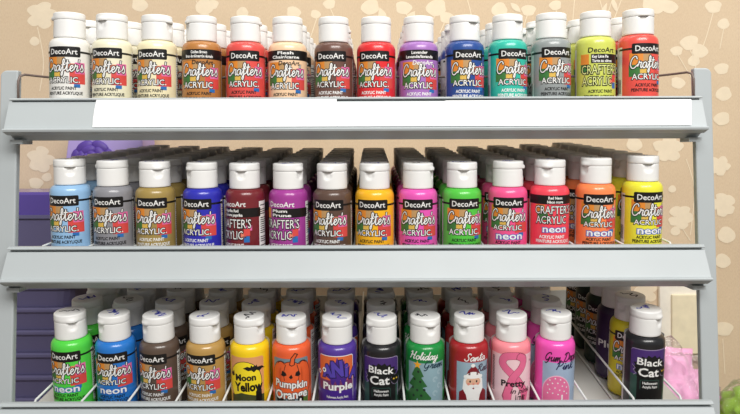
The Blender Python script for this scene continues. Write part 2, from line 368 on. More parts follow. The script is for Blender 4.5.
def lab_santa():
    L = Label(10.0); sky = mat('santa_blue', (150,175,190), 0.4); rd = mat('santa_red_print', (125,25,35), 0.4); skin = mat('santa_skin', (225,180,150), 0.4); ck = mat('santa_cheek', (225,140,125), 0.4)
    L.rect(-16, 20, 16, 53, sky, 0)
    L.poly([(-14,16),(-13,22),(-8,26),(11,26),(16,22),(17,16)], rd, 2)
    L.poly([(-7,38),(-4,45),(0,50),(2,50),(6,45),(9.5,38)], rd, 3); L.ell(0.5, 50, 2.0, 1.9, WH, 4, 12); L.ell(1, 35.5, 9.0, 8.2, WH, 3, 20)
    L.poly([(-8.5,36),(-9.5,26),(-6,20),(-2,16.3),(4,16.3),(8,20),(11.5,26),(10.5,36)], WH, 4); L.ell(1, 33.5, 7.4, 5.2, skin, 5, 18)
    L.rect(-8.5, 10.5, 36.8, 40.4, WH, 6, rad=1.7); L.ell(-2.2, 34, 0.8, 1.2, BK, 7, 10); L.ell(4.2, 34, 0.8, 1.2, BK, 7, 10); L.ell(-3.6, 31.5, 1.4, 1.1, ck, 6, 10); L.ell(5.6, 31.5, 1.4, 1.1, ck, 6, 10)
    L.ell(1, 31.5, 1.2, 1.0, ck, 7, 10); L.ell(-1.8, 29, 3.2, 1.5, WH, 7, 12, 0.25); L.ell(3.8, 29, 3.2, 1.5, WH, 7, 12, -0.25); L.ell(1, 26.9, 1.0, 0.8, rd, 7, 10)
    L.script('Santa', -8, 13.5, 54.5, 3.8, WH, 0.95, 5, shear=0.25); L.script('Red', 4.5, 17.5, 43.5, 3.6, mat('santa_ink', (70,50,70), 0.4), 0.95, 5, shear=0.25); L.back(100, 262); return L
def lab_ribbon():
    L = Label(10.0); pale = mat('ribbon_pale', (240,205,210), 0.4); rb = mat('ribbon_pink', (232,110,150), 0.4); dk = mat('ribbon_line', (165,70,100), 0.4)
    L.rect(-26, 26, 15, 59, pale, 0)
    for i in range(24): L.rect(-24, -20.5, 20+i*1.5, 20.8+i*1.5, BK, 1)
    L.line(spline([(13,20),(2,36),(-9,47),(-11,52),(-8,57),(0,58.5),(8,57),(10,52),(7,45),(-1,35),(-7,18)], 5), 7.6, dk, 1); L.line(spline([(13,19),(2,36),(-9,47),(-11,52),(-8,57),(0,58.5),(8,57)], 5), 6.8, rb, 2)
    L.line(spline([(5.5,57.5),(9.2,55),(9.5,50),(7,45),(-1,35),(-7,17)], 5), 7.4, dk, 3); L.line(spline([(6,57.4),(9.2,55),(9.5,50),(7,45),(-1,35),(-7,16)], 5), 6.7, rb, 4)
    L.text('Pretty', -12, 12.5, 27.5, 6.2, BK, 6, 0.03); L.text('in pink', -3, 18.5, 20.5, 5.2, mat('ribbon_ink', (45,25,30), 0.4), 6, 0.015, shear=0.3); L.text('Acrylic', 1, 13, 15.2, 3.8, BK, 6, 0.03)
    L.text('Paint', 19, 25, 50, 2.2, BK, 5, 0.0); L.back(88, 270); return L
def lab_gum():
    L = Label(10.0); sky = mat('gum_blue', (160,180,205), 0.4); gd = mat('gum_drop', (232,120,165), 0.4); rim = mat('gum_rim', (245,190,210), 0.4)
    L.rect(-17, 23, 16, 50, sky, 0)
    dome = lambda w, h: [(-2.5-w,16)]+[(-2.5+w*cos(pi-pi*i/14)*(1-0.12*sin(pi*i/14)), 22+h*sin(pi*i/14)) for i in range(15)]+[(-2.5+w,16)]
    L.poly(dome(14.3, 15.2), rim, 1); L.poly(dome(13.4, 14.2), gd, 2)
    for i, (x, z) in enumerate([(-9,32),(-4,34),(1,33),(5,30),(-11,27),(-6.5,29),(-1.5,29.5),(3,26.5),(7.5,25),(-9,22.5),(-4,24.5),(0.5,22.5),(5,21),(-11,18.5),(-6,19),(-1,18),(8,18.5),(3,17)]): L.ell(x, z, 0.75, 0.75, WH, 3, 8)
    L.script('Gum Drop', -15, 20, 51.5, 4.3, mat('gum_ink', (60,20,50), 0.4), 1.0, 5, shear=0.25); L.script('Pink', -4, 14.5, 43.5, 4.0, mat('gum_ink2', (30,35,80), 0.4), 1.0, 5, shear=0.25); L.back(100, 262); return L
def lab_dark(l1):
    L = Label(); L.rect(-25, 25, 15, 62, mat('dark_print', (52,30,72), 0.4), 0); L.text(l1, -16, 16, 36, 8, WH, 3, 0.02); L.back(); return L

# ------------------------------------------------------------------ bottle meshes
CAPW = mat('cap_white_plastic', (240,240,238), 0.38, 0.015, 40)
INK = mat('pen_ink', (38,52,185), 0.6); INKK = mat('pen_ink_dark', (30,30,50), 0.6)
mm = lambda prof: [(r/1000, z/1000) for r, z in prof]
def body_mesh(name, rgb):
    m = MB()
    m.lathe(mm([(16.8,0),(18.3,0.5),(19.0,1.6),(19.3,3.4),(19.3,8),(19.15,9),(19.3,10),(19.3,71.4),(19.15,73.6),(18.6,75.8),(17.6,77.5),(16.2,78.8),(14.6,79.6),(13.4,80.0),(13.2,80.4),(13.2,83)]), mat(name, rgb, 0.28, 0.03, 50, coat=0.25), 48)
    return m.mesh('bottle_body')
def cap_mesh():
    m = MB()
    rows = [(13.6,80.1),(14.8,80.3),(15.0,80.8)]+[(15.0-0.012*k, 80.8+1.38*k) for k in range(1, 13)]+[(14.75,97.6),(13.8,97.65)]
    def fn(r, z, a):
        aa = (a+pi) % (2*pi)-pi
        depth = 1-((97.8-z*1000)/8.2)**2 if z*1000 > 89.6 else 0
        w = 0.30*math.sqrt(max(depth, 0))
        if abs(aa) < w and r > 0.0139: return r-0.0017, z
        return r, z
    m.lathe(mm(rows), CAPW, 64, fn=fn); return m.mesh('cap')
def lid_mesh(seed=None, ink=None):
    m = MB()
    def fn(r, z, a):
        aa = (a+pi) % (2*pi)-pi
        if r > 0.01494 and z < 0.1012 and abs(aa) < 0.42: return r+0.0013*cos(aa/0.42*pi/2), z
        return r, z
    m.lathe(mm([(13.5,97.9),(14.95,97.9),(15.12,98.2),(15.12,100.6),(15.0,101.6),(14.95,103.6),(14.75,104.5),(14.2,105.0),(13,105.15),(7,105.25)]), CAPW, 64, fn=fn)
    if seed is not None:
        rnd = random.Random(seed); n = rnd.randint(9, 13); x = -9.5; pts = []
        for i in range(n):
            pts.append((x, rnd.uniform(-4.6, 5.2))); x += rnd.uniform(0.8, 2.4)
        segs = [spline(pts[:n//2+1]), spline(pts[n//2-1:])]
        for st in segs:
            for i in range(len(st)-1):
                (ax,ay),(bx,by) = st[i], st[i+1]; l = math.hypot(bx-ax, by-ay)
                if l < 1e-5: continue
                nx, ny = -(by-ay)/l*0.72, (bx-ax)/l*0.72
                m.add([((x_)/1000, y_/1000, 0.10532) for x_, y_ in ((ax-nx,ay-ny),(bx-nx,by-ny),(bx+nx,by+ny),(ax+nx,ay+ny))], [(0,1,2,3)], ink or INK)
    return m.mesh('cap_lid')
CAP = cap_mesh(); LID = lid_mesh()
LIDS = [lid_mesh(i+11, INK if i % 4 else INKK) for i in range(14)]

# ------------------------------------------------------------------ shelves: three gravity shelves, the lower ones tipped further forward
SH = [dict(name='top', t=radians(1.0), dc=0.680, vc=14.1, rim=(96.8,99.2,101.2,127.2,131.2,139.5), d=(0.656,0.644)),
      dict(name='middle', t=radians(4.0), dc=0.676, vc=158.5, rim=(245.6,248.6,251.0,278.6,282.0,287.4), d=(0.652,0.637)),
      dict(name='bottom', t=radians(7.0), dc=0.673, vc=310.7, rim=(402.4,405.6,408.2,435.0,439.0,445.0), d=(0.636,0.622))]
XC = WX(356.5, 0.68); HW = 0.3339
XL, XR = XC-HW, XC+HW-0.0002
def sag(x):
    k = (x-XC)/0.30
    return -0.0046*max(1-k*k, 0)+(0.0028 if k > 0 else 0.0013)*k*k
for s in SH:
    s['Y0'] = s['dc']+0.105*sin(s['t']); s['Z0'] = WZ(s['vc'], s['dc'])-0.105*cos(s['t'])
def on_shelf(s, x, dist, h=0.0):
    t = s['t']
    return Vector((x, s['Y0']+dist*cos(t)-h*sin(t), s['Z0']+dist*sin(t)+h*cos(t)+sag(x)))

METAL = mat('grey_painted_metal', (182,189,191), 0.42, 0.02, 20, spec=0.4)
WIRE = mat('white_coated_wire', (225,228,226), 0.4, 0.02, 20)
FLOORM = mat('pale_shelf_metal', (205,205,200), 0.5, 0.03, 20)
GUARD = mat('dull_guard_wire', (120,105,98), 0.45, 0.03, 30)

rack = empty('display_rack', (XC, 0.70, 0))
tag(rack, 'grey metal three tier display rack filled with paint bottles', 'rack')
def rpart(mb, name, parent=rack, recalc=True):
    o = mb.build(name, None, recalc)
    o.parent = parent      # the trays themselves sit at the world origin, so their own parts need no offset
    if parent is rack: o.matrix_parent_inverse = Matrix.Translation(-Vector(rack.location))
    return o
# side posts: lean back slightly
def yp(v): return 0.672-(v-75)*(0.014/325)
for sgn in (1, -1):
    m = MB(); xin = XC+sgn*0.3340; xo = XC+sgn*0.3515
    ztop = WZ(69, 0.672); za = 0.0
    yt = 0.672; slope = 0.014/(WZ(75,0.672)-WZ(400,0.658)); yb = yt-slope*ztop
    n = 6; rad = 0.006
    out = [(xin, za, yb), (xo, za, yb)]
    arc = [(xo-sgn*rad+sgn*rad*cos(a), ztop-rad+rad*sin(a)) for a in [radians(90*k/n) for k in range(n+1)]]
    ring = [(xin, 0.0), (xo, 0.0)]+arc+[(xin, ztop)]
    fr = [(x, yb+slope*z, z) for x, z in ring]; bk = [(x, yb+slope*z+0.008, z) for x, z in ring]
    k = len(ring)
    m.add(fr+bk, [tuple(range(k)), tuple(reversed(range(k, 2*k)))]+[(i, (i+1) % k, k+(i+1) % k, k+i) for i in range(k)], METAL)
    o = rpart(m, 'post'); bevel(o, 0.0015, 2)
# guard rail bent across the top tier, behind the front bottles
zr = WZ(75.5, 0.69)
m = MB(); pts = []
for sgn in (-1, 1):
    xe = XC+sgn*0.3318
    p = [(xe, 0.668, zr-0.030), (xe, 0.668, zr-0.007), (xe-sgn*0.001, 0.6695, zr-0.002), (xe-sgn*0.004, 0.673, zr), (XC+sgn*0.318, 0.690, zr), (XC+sgn*0.310, 0.7005, zr), (XC+sgn*0.305, 0.7035, zr)]
    pts = p if sgn < 0 else pts+p[::-1]
m.tube(pts, 0.0012, GUARD); rpart(m, 'guard_rail', recalc=False)

SHROW_N = [5, 8, 8]
shelf_parts = []
for si, s in enumerate(SH):
    t = s['t']; dt, db = s['d']; r0, r1, r2, r3, r4, r5 = s['rim']
    front = (dt+0.006-s['Y0'])/cos(t); back = 0.312
    # tray: a thin sheet that sags a little in the middle, with turned-up back edge
    m = MB(); NX = 48; vs = []; prof = [(front,-0.0013),(back,-0.0013),(back,0.022),(back+0.0015,0.022),(back+0.0015,-0.0030),(front,-0.0030)]
    for i in range(NX+1):
        x = XL+0.001+(XR-XL-0.002)*i/NX
        for ds, h in prof: vs.append(on_shelf(s, x, ds, h))
    n = len(prof)
    fs = [(i*n+k, i*n+(k+1) % n, (i+1)*n+(k+1) % n, (i+1)*n+k) for i in range(NX) for k in range(n)]+[tuple(range(n)), tuple(NX*n+k for k in reversed(range(n)))]
    m.add(vs, fs, FLOORM)
    tray = rpart(m, 'shelf'); s['tray'] = tray
    # price channel along the front edge
    z = WZ
    prof = [(dt+0.0052, z(r0,dt)), (dt+0.0022, z(r0,dt)), (dt+0.0006, z(r0,dt)-0.0003), (dt-0.0016, z(r1,dt)+0.0007), (dt-0.0012, z(r1,dt)),
            (dt+0.0046, z(r1,dt)-0.0002), (dt+0.0046, z(r2,dt)), (dt-0.0010, z(r2,dt)),
            (db+0.0015, z(r3,db)), (db-0.0018, z(r3,db)-0.0006), (db-0.0024, z(r3+1.5,db)), (db-0.0018, z(r4-0.5,db)), (db, z(r4,db)),
            (db+0.008, z(r4+3.0,db+0.008)), (db+0.009, z(r4+2.6,db+0.009)), (db+0.0125, z(r4+2.4,db+0.0125)), (db+0.0225, z(r5,db+0.0225)), (dt+0.014, z(r5,dt+0.014)), (dt+0.014, z(r4,dt+0.014)), (dt+0.0052, z(r4,dt))]
    m = MB(); m.prism_x(prof, XL, XR, METAL); ch = rpart(m, 'price_channel', tray); s['face'] = (dt-0.0010, z(r2,dt), db+0.0015, z(r3,db))
    # bracket end under each end of the channel
    for sgn in (-1, 1):
        m = MB(); xe = XL if sgn < 0 else XR
        m.box(min(xe, xe-sgn*0.012), max(xe, xe-sgn*0.012), db+0.012, dt+0.020, z(r5+3.2, dt), z(r5-1, dt), METAL)
        b = rpart(m, 'bracket', tray)

# ------------------------------------------------------------------ bottle rows: (cap centre u, colour word, rgb, label maker, label spin deg, cap spin deg, extra words)
B, W = BK, WH
ROW1 = [
 (70,'white',(238,237,232),lambda: lab_script(B),2,-70),(112.5,'ivory',(238,233,205),lambda: lab_script(B),-3,-20),(157.5,'cream',(243,232,192),lambda: lab_script(B),-6,75),
 (202,'golden brown',(184,124,64),lambda: lab_band(B,'Golden Brown','Brun doré/marrón dorado',BK),3,-60),(246,'salmon red',(226,84,78),lambda: lab_script(B),2,95),(288,'flesh',(244,206,168),lambda: lab_band(B,'Flesh','Chair/carne',BK),-2,170),
 (334,'brown',(108,76,66),lambda: lab_script(W),-9,150),(376.5,'bright red',(226,48,52),lambda: lab_script(W),-5,190),(419,'lavender',(168,116,190),lambda: lab_band(W,'Lavender','Lavande/lavanda',WH),2,200),
 (465,'dark blue',(42,78,150),lambda: lab_script(W),9,30),(508,'turquoise',(52,188,166),lambda: lab_script(W),14,40),(551.5,'grey',(150,156,156),lambda: lab_script(B),10,160),
 (595.8,'lime yellow',(208,216,98),lambda: lab_caps(B,'Key Lime Pie','Tarte au citron',BK,mat('lime_fill',(225,232,150),0.4)),0,120),(638.6,'coral red',(234,86,76),lambda: lab_script(B),14,0)]
ROW2 = [
 (69.5,'pale blue',(152,194,232),lambda: lab_script(B),-6,25),(112.3,'silver',(142,142,148),lambda: lab_script(B),-3,-85),(154.6,'old gold',(164,140,78),lambda: lab_script(W),0,30),
 (202,'ultramarine blue',(48,50,178),lambda: lab_script(W),-12,-50),(244.5,'paprika red',(118,38,44),lambda: lab_caps(W,'Paprika Red','Rouge paprika',WH,WH),-35,-4),(288,'plum purple',(164,62,150),lambda: lab_caps(W,'Plum','Prune',WH,WH),-23,60),
 (332,'dark brown',(94,72,62),lambda: lab_script(W),-14,-15),(374.5,'golden yellow',(248,184,34),lambda: lab_script(B),-6,-20),(418,'bubblegum pink',(232,90,182),lambda: lab_script(B),-2,70),
 (462,'leaf green',(86,200,70),lambda: lab_script(B),6,0),(508,'neon pink',(244,88,146),lambda: lab_neon(B),-4,80),(550,'neon red',(244,74,92),lambda: lab_caps(W,'Red Neon','Néon rouge',WH,WH,True),0,-25),
 (596,'neon orange',(255,140,84),lambda: lab_neon(B),0,-65),(643,'neon yellow',(238,233,62),lambda: lab_neon(B),8,0)]
ROW3 = [
 (69.5,'neon green',(84,214,72),lambda: lab_neon(B),-5,30),(113.5,'neon blue',(40,120,204),lambda: lab_neon(B),2,-40),(157.5,'umber brown',(92,76,66),lambda: lab_script(W),-14,-45),
 (204,'mustard tan',(184,146,82),lambda: lab_script(W),-10,60),(248.5,'sunny yellow',(246,208,28),lab_moon,-4,60),(290.6,'pumpkin orange',(234,98,54),lab_pumpkin,-2,10),
 (336.5,'violet',(82,56,150),lab_maniac,-3,-50),(381,'glossy black',(30,30,33),lab_cat,2,-60),(424.7,'holiday green',(24,138,62),lab_tree,0,20),
 (468.5,'deep red',(166,34,40),lab_santa,4,-30),(511,'powder pink',(244,142,152),lab_ribbon,-2,-40),(555.5,'hot pink',(242,86,184),lab_gum,0,-30),
 None,(645.5,'black',(32,33,36),lab_cat,3,40)]
EXTRA = {'sunny yellow':'with a moon and bat','pumpkin orange':'with a carved pumpkin','violet':'with googly eyes','glossy black':'with a cat face','holiday green':'with a decorated tree','deep red':'with a white bearded man','powder pink':'with a ribbon loop','hot pink':'with a dotted gum drop','black':'with purple label at the right end'}
ORD = ['front','second','third','fourth','fifth','sixth','seventh','eighth']

def make_bottle(s, x, dist, body, lab, lid, spin, cspin, label, group):
    e = empty('paint_bottle', on_shelf(s, x, dist), s['t'])
    tag(e, label, 'paint bottle', group)
    link('bottle_body', body, e)
    c = link('cap', CAP, e); c.rotation_euler.z = radians(cspin)
    link('cap_lid', lid, c)
    l = link('printed_label', lab, e); l.rotation_euler.z = radians(spin)
    return e
def copy_bottle(src, s, x, dist, label, lid, rnd):
    e = src.copy(); COL.objects.link(e); e.location = on_shelf(s, x, dist); e['label'] = label
    for ch in src.children:
        c = ch.copy(); COL.objects.link(c); c.parent = e
        if ch.name.startswith('printed'): c.rotation_euler.z = radians(rnd.uniform(-35, 35))
        if ch.name.startswith('cap'):
            c.rotation_euler.z = radians(rnd.uniform(-170, 170))
            for g in ch.children:
                d = g.copy(); COL.objects.link(d); d.parent = c
                if lid: d.data = lid
    return e
rnd = random.Random(3)
for si, (s, row) in enumerate(zip(SH, (ROW1, ROW2, ROW3))):
    nm = s['name']; group = 'paint bottles on the %s shelf' % nm
    xs = []
    for ci, it in enumerate(row):
        if it is None: continue
        u, cw, rgb, lf, spin, cspin = it
        x = (u-UX)*s['dc']/F; xs.append(x)
        body = body_mesh('paint_'+cw.replace(' ', '_')+'_'+nm, rgb); lab = lf().mesh('printed_label')
        lid = LIDS[ci % 14] if si else LID
        ex = EXTRA.get(cw, '')
        proto = make_bottle(s, x, 0, body, lab, lid, spin+(5 if ci < 7 else 0), cspin, ('%s paint bottle %s, %s shelf front row' % (cw, ex, nm)).replace(' ,', ',').replace('  ', ' '), group)
        n = [5, 8, 4][si]
        if si == 2 and ci == 13: n = 6
        for k in range(1, n):
            dist = 0.0405*k+(0.003 if si == 0 else 0)
            xx = x+rnd.uniform(-0.0003, 0.0003)
            lab_txt = '%s paint bottle, %s from the front in its file on the %s shelf' % (cw, ORD[k], nm)
            src = proto
            if si == 2 and ci == 13:
                cw2, rgb2, lf2 = [('neon yellow',(214,200,40),lambda: lab_neon(B)),('dark purple',(48,30,70),lambda: lab_dark('Plum')),('dark green',(16,44,32),lambda: lab_script(W)),('dark green',(16,44,32),lambda: lab_script(W)),('dark green',(16,44,32),lambda: lab_script(W))][k-1]
                lab_txt = '%s paint bottle, %s from the front in the right end file, %s shelf' % (cw2, ORD[k], nm)
                e = make_bottle(s, xx, dist, body_mesh('paint_'+cw2.replace(' ', '_')+'_'+nm, rgb2), lf2().mesh('printed_label'), LIDS[(k+3) % 14], -12 if k == 1 else -30, rnd.uniform(-60, 60), lab_txt, group)
                continue
            copy_bottle(src, s, xx, dist, lab_txt, LIDS[(ci*3+k) % 14] if si == 2 else LID, rnd)
    # wire dividers between the files
    if si == 2: xs.append((600.5-UX)*s['dc']/F); xs.sort()
    mids = [xs[0]-0.0222]+[(a+b)/2 for a, b in zip(xs, xs[1:])]+[xs[-1]+0.0222]
    dt = s['d'][0]; fr = (dt+0.011-s['Y0'])/cos(s['t'])
    hw = (WZ(s['rim'][0], dt)-on_shelf(s, XL, fr).z)/cos(s['t'])-0.0015
    for x in mids:
        m = MB(); P = lambda d_, h_: on_shelf(s, x, d_, h_)
        pts = [P(0.309,0.0012),(P(0.10,0.0012)),P(fr+0.006,0.0012),P(fr+0.0022,0.0028),P(fr+0.0008,0.006),P(fr,hw-0.008),P(fr+0.0014,hw-0.003),P(fr+0.005,hw),P(0.05,hw),P(0.20,hw),P(0.309,hw)]
        m.tube(pts, 0.00115, WIRE); w = rpart(m, 'divider_wire', s['tray'], False)

# ------------------------------------------------------------------ paper strips in the top channel
PAPER = mat('white_paper', (246,247,248), 0.6, 0.01, 30)
ya, za_, yb_, zb_ = SH[0]['face']
def strip(corners, name, label):
    def pt(u, v, lift):
        # intersect the view of (u,v) with the sloping channel face, as a place on that face
        k = (v-101.2)/(127.2-101.2); Y = ya+(yb_-ya)*k; Z = za_+(zb_-za_)*k
        nrm = Vector((0, zb_-za_, -(yb_-ya))).normalized()
        if nrm.y > 0: nrm = -nrm
        return Vector((WX(u, Y), Y, Z))+nrm*lift
    n = len(corners); m = MB()
    m.add([pt(u, v, 0.0011) for u, v in corners]+[pt(u, v, 0.0005) for u, v in corners], [tuple(range(n)), tuple(reversed(range(n, 2*n)))]+[(i, (i+1) % n, n+(i+1) % n, n+i) for i in range(n)], PAPER)
    o = m.build(name, None, True); tag(o, label, 'paper strip', 'paper strips in the top price channel')
strip([(97,99.4),(337,99.3),(337,126.6),(93,126.6),(93.5,119),(95,109)], 'paper_strip', 'blank white paper strip in the left part of the top shelf edge')
strip([(337.6,102.4),(443,102.4),(446,101.3),(691,100.9),(691,126.6),(337.6,126.6)], 'paper_strip', 'blank white paper strip in the right part of the top shelf edge')

# ------------------------------------------------------------------ room
WALLY = 1.15
def wall():
    m = bpy.data.materials.new('wallpaper_tan'); m.use_nodes = True; nt = m.node_tree; b = nt.nodes['Principled BSDF']
    tc = nt.nodes.new('ShaderNodeTexCoord'); mp = nt.nodes.new('ShaderNodeMapping'); mp.inputs['Scale'].default_value = (900, 1, 260)
    nz = nt.nodes.new('ShaderNodeTexNoise'); nz.inputs['Scale'].default_value = 1.0; nz.inputs['Detail'].default_value = 2
    nz2 = nt.nodes.new('ShaderNodeTexNoise'); nz2.inputs['Scale'].default_value = 6.0
    rp = nt.nodes.new('ShaderNodeValToRGB'); a = lin((212,188,156)); c = lin((224,202,171))
    rp.color_ramp.elements[0].color = (*a, 1); rp.color_ramp.elements[1].color = (*c, 1); rp.color_ramp.elements[0].position = 0.35; rp.color_ramp.elements[1].position = 0.65
    nt.links.new(tc.outputs['Object'], mp.inputs['Vector']); nt.links.new(mp.outputs[0], nz.inputs['Vector']); nt.links.new(tc.outputs['Object'], nz2.inputs['Vector'])
    ad = nt.nodes.new('ShaderNodeMath'); ad.operation = 'MULTIPLY_ADD'; ad.inputs[1].default_value = 0.6; nt.links.new(nz.outputs['Fac'], ad.inputs[0])
    m2 = nt.nodes.new('ShaderNodeMath'); m2.operation = 'MULTIPLY'; m2.inputs[1].default_value = 0.4; nt.links.new(nz2.outputs['Fac'], m2.inputs[0]); nt.links.new(m2.outputs[0], ad.inputs[2])
    nt.links.new(ad.outputs[0], rp.inputs[0]); nt.links.new(rp.outputs[0], b.inputs['Base Color']); b.inputs['Roughness'].default_value = 0.8
    FL = mat('wallpaper_cream_motif', (238,222,194), 0.8, 0.03, 90)
    w = MB(); w.add([(-1.6,WALLY,0),(1.6,WALLY,0),(1.6,WALLY,1.6),(-1.6,WALLY,1.6)], [(0,1,2,3)], m)
    w.add([(-1.6,WALLY+0.05,0),(1.6,WALLY+0.05,0),(1.6,WALLY+0.05,1.6),(-1.6,WALLY+0.05,1.6)], [(3,2,1,0)], m)
    cnt = [0]
    def shape(pts):
        ar = sum(pts[i][0]*pts[(i+1) % len(pts)][1]-pts[(i+1) % len(pts)][0]*pts[i][1] for i in range(len(pts)))
        if ar < 0: pts = pts[::-1]
        cnt[0] += 1; y = WALLY-0.0002-0.000002*cnt[0]
        w.add([(x, y, z) for x, z in pts], [tuple(range(len(pts)))], FL)
    P = lambda u, v: (WX(u, WALLY), WZ(v, WALLY))
    rr = random.Random(5); K = WALLY/F
    def petal(cx, cz, r, e=0.85):
        ph = rr.uniform(0, 6); shape([(cx+r*(1+0.10*sin(3*t+ph)+0.05*sin(5*t+2*ph))*cos(t), cz+e*r*(1+0.10*cos(2*t+ph))*sin(t)) for t in [2*pi*i/22 for i in range(22)]])
    def flower(u, v, rp_):
        cx, cz = P(u, v); r = rp_*K; a0 = rr.uniform(0, 6)
        for i in range(5):
            a = a0+2*pi*i/5+rr.uniform(-0.15, 0.15); petal(cx+0.56*r*cos(a), cz+0.56*r*sin(a), 0.46*r)
        petal(cx, cz, 0.3*r)
    def bud(u, v, rp_): cx, cz = P(u, v); petal(cx, cz, rp_*K)
    def stem(pts, wpx=0.9):
        q = spline([P(*p) for p in pts]); hw_ = wpx*K/2
        for i in range(len(q)-1):
            (ax,az),(bx,bz) = q[i], q[i+1]; l = math.hypot(bx-ax, bz-az)
            nx, nz_ = -(bz-az)/l*hw_, (bx-ax)/l*hw_; shape([(ax-nx,az-nz_),(bx-nx,bz-nz_),(bx+nx,bz+nz_),(ax+nx,az+nz_)])
    def leaf(u, v, l, wd, ang):
        cx, cz = P(u, v); c, d = cos(ang), sin(ang); pts = [(l*(i/8-0.5), wd*sin(pi*i/8)) for i in range(9)]+[(l*(0.5-i/8), -wd*sin(pi*i/8)) for i in range(1, 8)]
        shape([(cx+K*(a*c-b_*d), cz+K*(a*d+b_*c)) for a, b_ in pts])
    # upper wall
    flower(42,14,15); bud(35,40,5); stem([(38,26),(44,60),(40,90)])
    for u, v, r in ((140,4,8),(205,6,9),(243,12,6),(213,4,6),(294,12,7),(316,14,5),(330,4,6),(371,7,9),(404,8,8),(437,8,10),(447,18,7),(500,10,8),(510,18,6),(529,11,7),(556,6,6),(655,4,13),(670,8,8),(714,8,8),(690,44,9),(700,52,8),(677,52,6),(694,62,6),(724,25,6),(678,84,7),(722,70,7),(724,95,8),(648,22,7)): bud(u, v, r)
    for pts in ([(197,0),(200,10),(204,22),(200,40)],[(300,14),(296,30),(300,45)],[(318,16),(310,40)],[(330,6),(336,25),(330,50)],[(404,10),(412,25),(408,45)],[(437,10),(432,30),(436,60)],[(447,18),(440,34)],[(468,0),(472,20),(468,48)],[(529,12),(524,30),(528,45)],[(556,8),(560,30)],[(613,0),(606,20),(598,36)],[(600,0),(604,14)],[(622,0),(616,16),(610,30)],[(575,0),(573,24)],[(690,50),(696,70),(690,110)],[(700,52),(698,66)],[(714,12),(706,40),(698,60)],[(677,54),(684,66),(692,80)],[(724,30),(720,50)]): stem(pts)
    for u, v, l, wd, a in ((206,14,16,3,2.2),(330,30,14,3,1.0),(383,16,18,4,1.9),(411,18,16,4,1.0),(470,30,14,3,2.0),(516,8,14,3,2.4),(604,12,18,2.4,1.2),(615,6,16,2.4,1.9)): leaf(u, v, l, wd, a)
    # behind the middle tier
    flower(668,149,15); flower(680,218,13); bud(634,145,8); bud(675,232,5); flower(41,158,14); bud(36,182,7); bud(47,176,5); flower(719,167,11); flower(723,206,13); bud(672,190,4); stem([(686,160),(694,190),(690,236)]); stem([(681,228),(690,242)]); bud(722,120,8); bud(726,236,9)
    bud(722,262,8); bud(723,330,9); flower(646,292,12); bud(650,320,5); stem([(722,340),(724,375)])
    # the rest of the wall
    for i in range(90):
        u = rr.uniform(-420, 1140); v = rr.uniform(-330, 560)
        if -5 < u < 745 and -5 < v < 420: continue
        if rr.random() < 0.6: flower(u, v, rr.uniform(10, 16))
        else: bud(u, v, rr.uniform(5, 9)); stem([(u, v), (u+rr.uniform(-8, 8), v+25), (u+rr.uniform(-8, 8), v+55)])
    o = w.build('wall_back'); o['kind'] = 'structure'
wall()
m = MB(); m.box(-1.6, 1.6, -1.2, WALLY, -0.05, -0.0002, mat('unseen_floor_dark', (104,90,76), 0.45, 0.06, 8)); o = m.build('floor'); o['kind'] = 'structure'  # unseen floor, toned dark to lessen light bounced under the shelf lips

# wall switch plate
sw = empty('wall_switch', (WX(679.5, WALLY), WALLY, WZ(322, WALLY))); tag(sw, 'cream wall switch plate low on the patterned wall behind the rack', 'switch')
def swbox(u0, u1, v0, v1, y0, y1, mt, nm):
    m = MB(); m.box(WX(u0, WALLY), WX(u1, WALLY), y0, y1, WZ(v1, WALLY), WZ(v0, WALLY), mt); o = m.build(nm); o.parent = sw; o.matrix_parent_inverse = Matrix.Translation(-Vector(sw.location)); bevel(o, 0.0018, 3)
swbox(657, 703, 279, 361, WALLY-0.009, WALLY-0.0005, mat('switch_white', (246,240,226), 0.4), 'back_plate')
swbox(668, 698, 294, 353, WALLY-0.014, WALLY-0.009, mat('switch_cream', (242,230,198), 0.4), 'rocker')

# ------------------------------------------------------------------ purple tubs and lilac box at the left
def rbox(mb, x0, x1, y0, y1, z0, z1, r, mt, taper=0.0, n=5):
    rings = []
    for z, ins in ((z0, taper), (z1, 0.0)):
        pts = []
        for cx, cy, a0 in ((x1-r,y0+r,-90),(x1-r,y1-r,0),(x0+r,y1-r,90),(x0+r,y0+r,180)):
            for k in range(n+1):
                a = radians(a0+90*k/n); px, py = cx+r*cos(a), cy+r*sin(a)
                mx, my = (x0+x1)/2, (y0+y1)/2; hx, hy = (x1-x0)/2, (y1-y0)/2
                pts.append((mx+(px-mx)*(1-ins/hx), my+(py-my)*(1-ins/hy), z))
        rings.append(pts)
    k = len(rings[0]); mb.add(rings[0]+rings[1], [tuple(reversed(range(k))), tuple(range(k, 2*k))]+[(i, (i+1) % k, k+(i+1) % k, k+i) for i in range(k)], mt)
TUB = mat('purple_plastic', (108,104,142), 0.35, 0.04, 12); TUBD = mat('violet_lid_plastic', (92,74,158), 0.25, 0.04, 12, coat=0.3)
zt = 0.0; HT = 0.0324; ztop_stack = WZ(283, 1.02); nt_ = 7; HT = ztop_stack/nt_
words = ['lowest','second lowest','third lowest','middle','third from the top','second from the top','topmost']
for i in range(nt_):
    e = empty('plastic_tub', (-0.545, 1.034, i*HT)); tag(e, 'purple ridged plastic tub, %s in the stack behind the left post' % words[i], 'tub', 'stacked purple tubs behind the rack')
    m = MB(); rbox(m, -0.105, 0.095, -0.02, 0.10, 0, HT*0.78, 0.03, TUB, 0.004); m.build('tub_body', e)
    m = MB(); rbox(m, -0.109, 0.099, -0.024, 0.104, HT*0.78, HT-0.0003, 0.032, TUB); o = m.build('tub_rim', e); bevel(o, 0.002, 2)
e = empty('storage_box', (-0.495, 1.032, ztop_stack)); tag(e, 'purple plastic storage box with a glossy violet lid on top of the tubs', 'box')
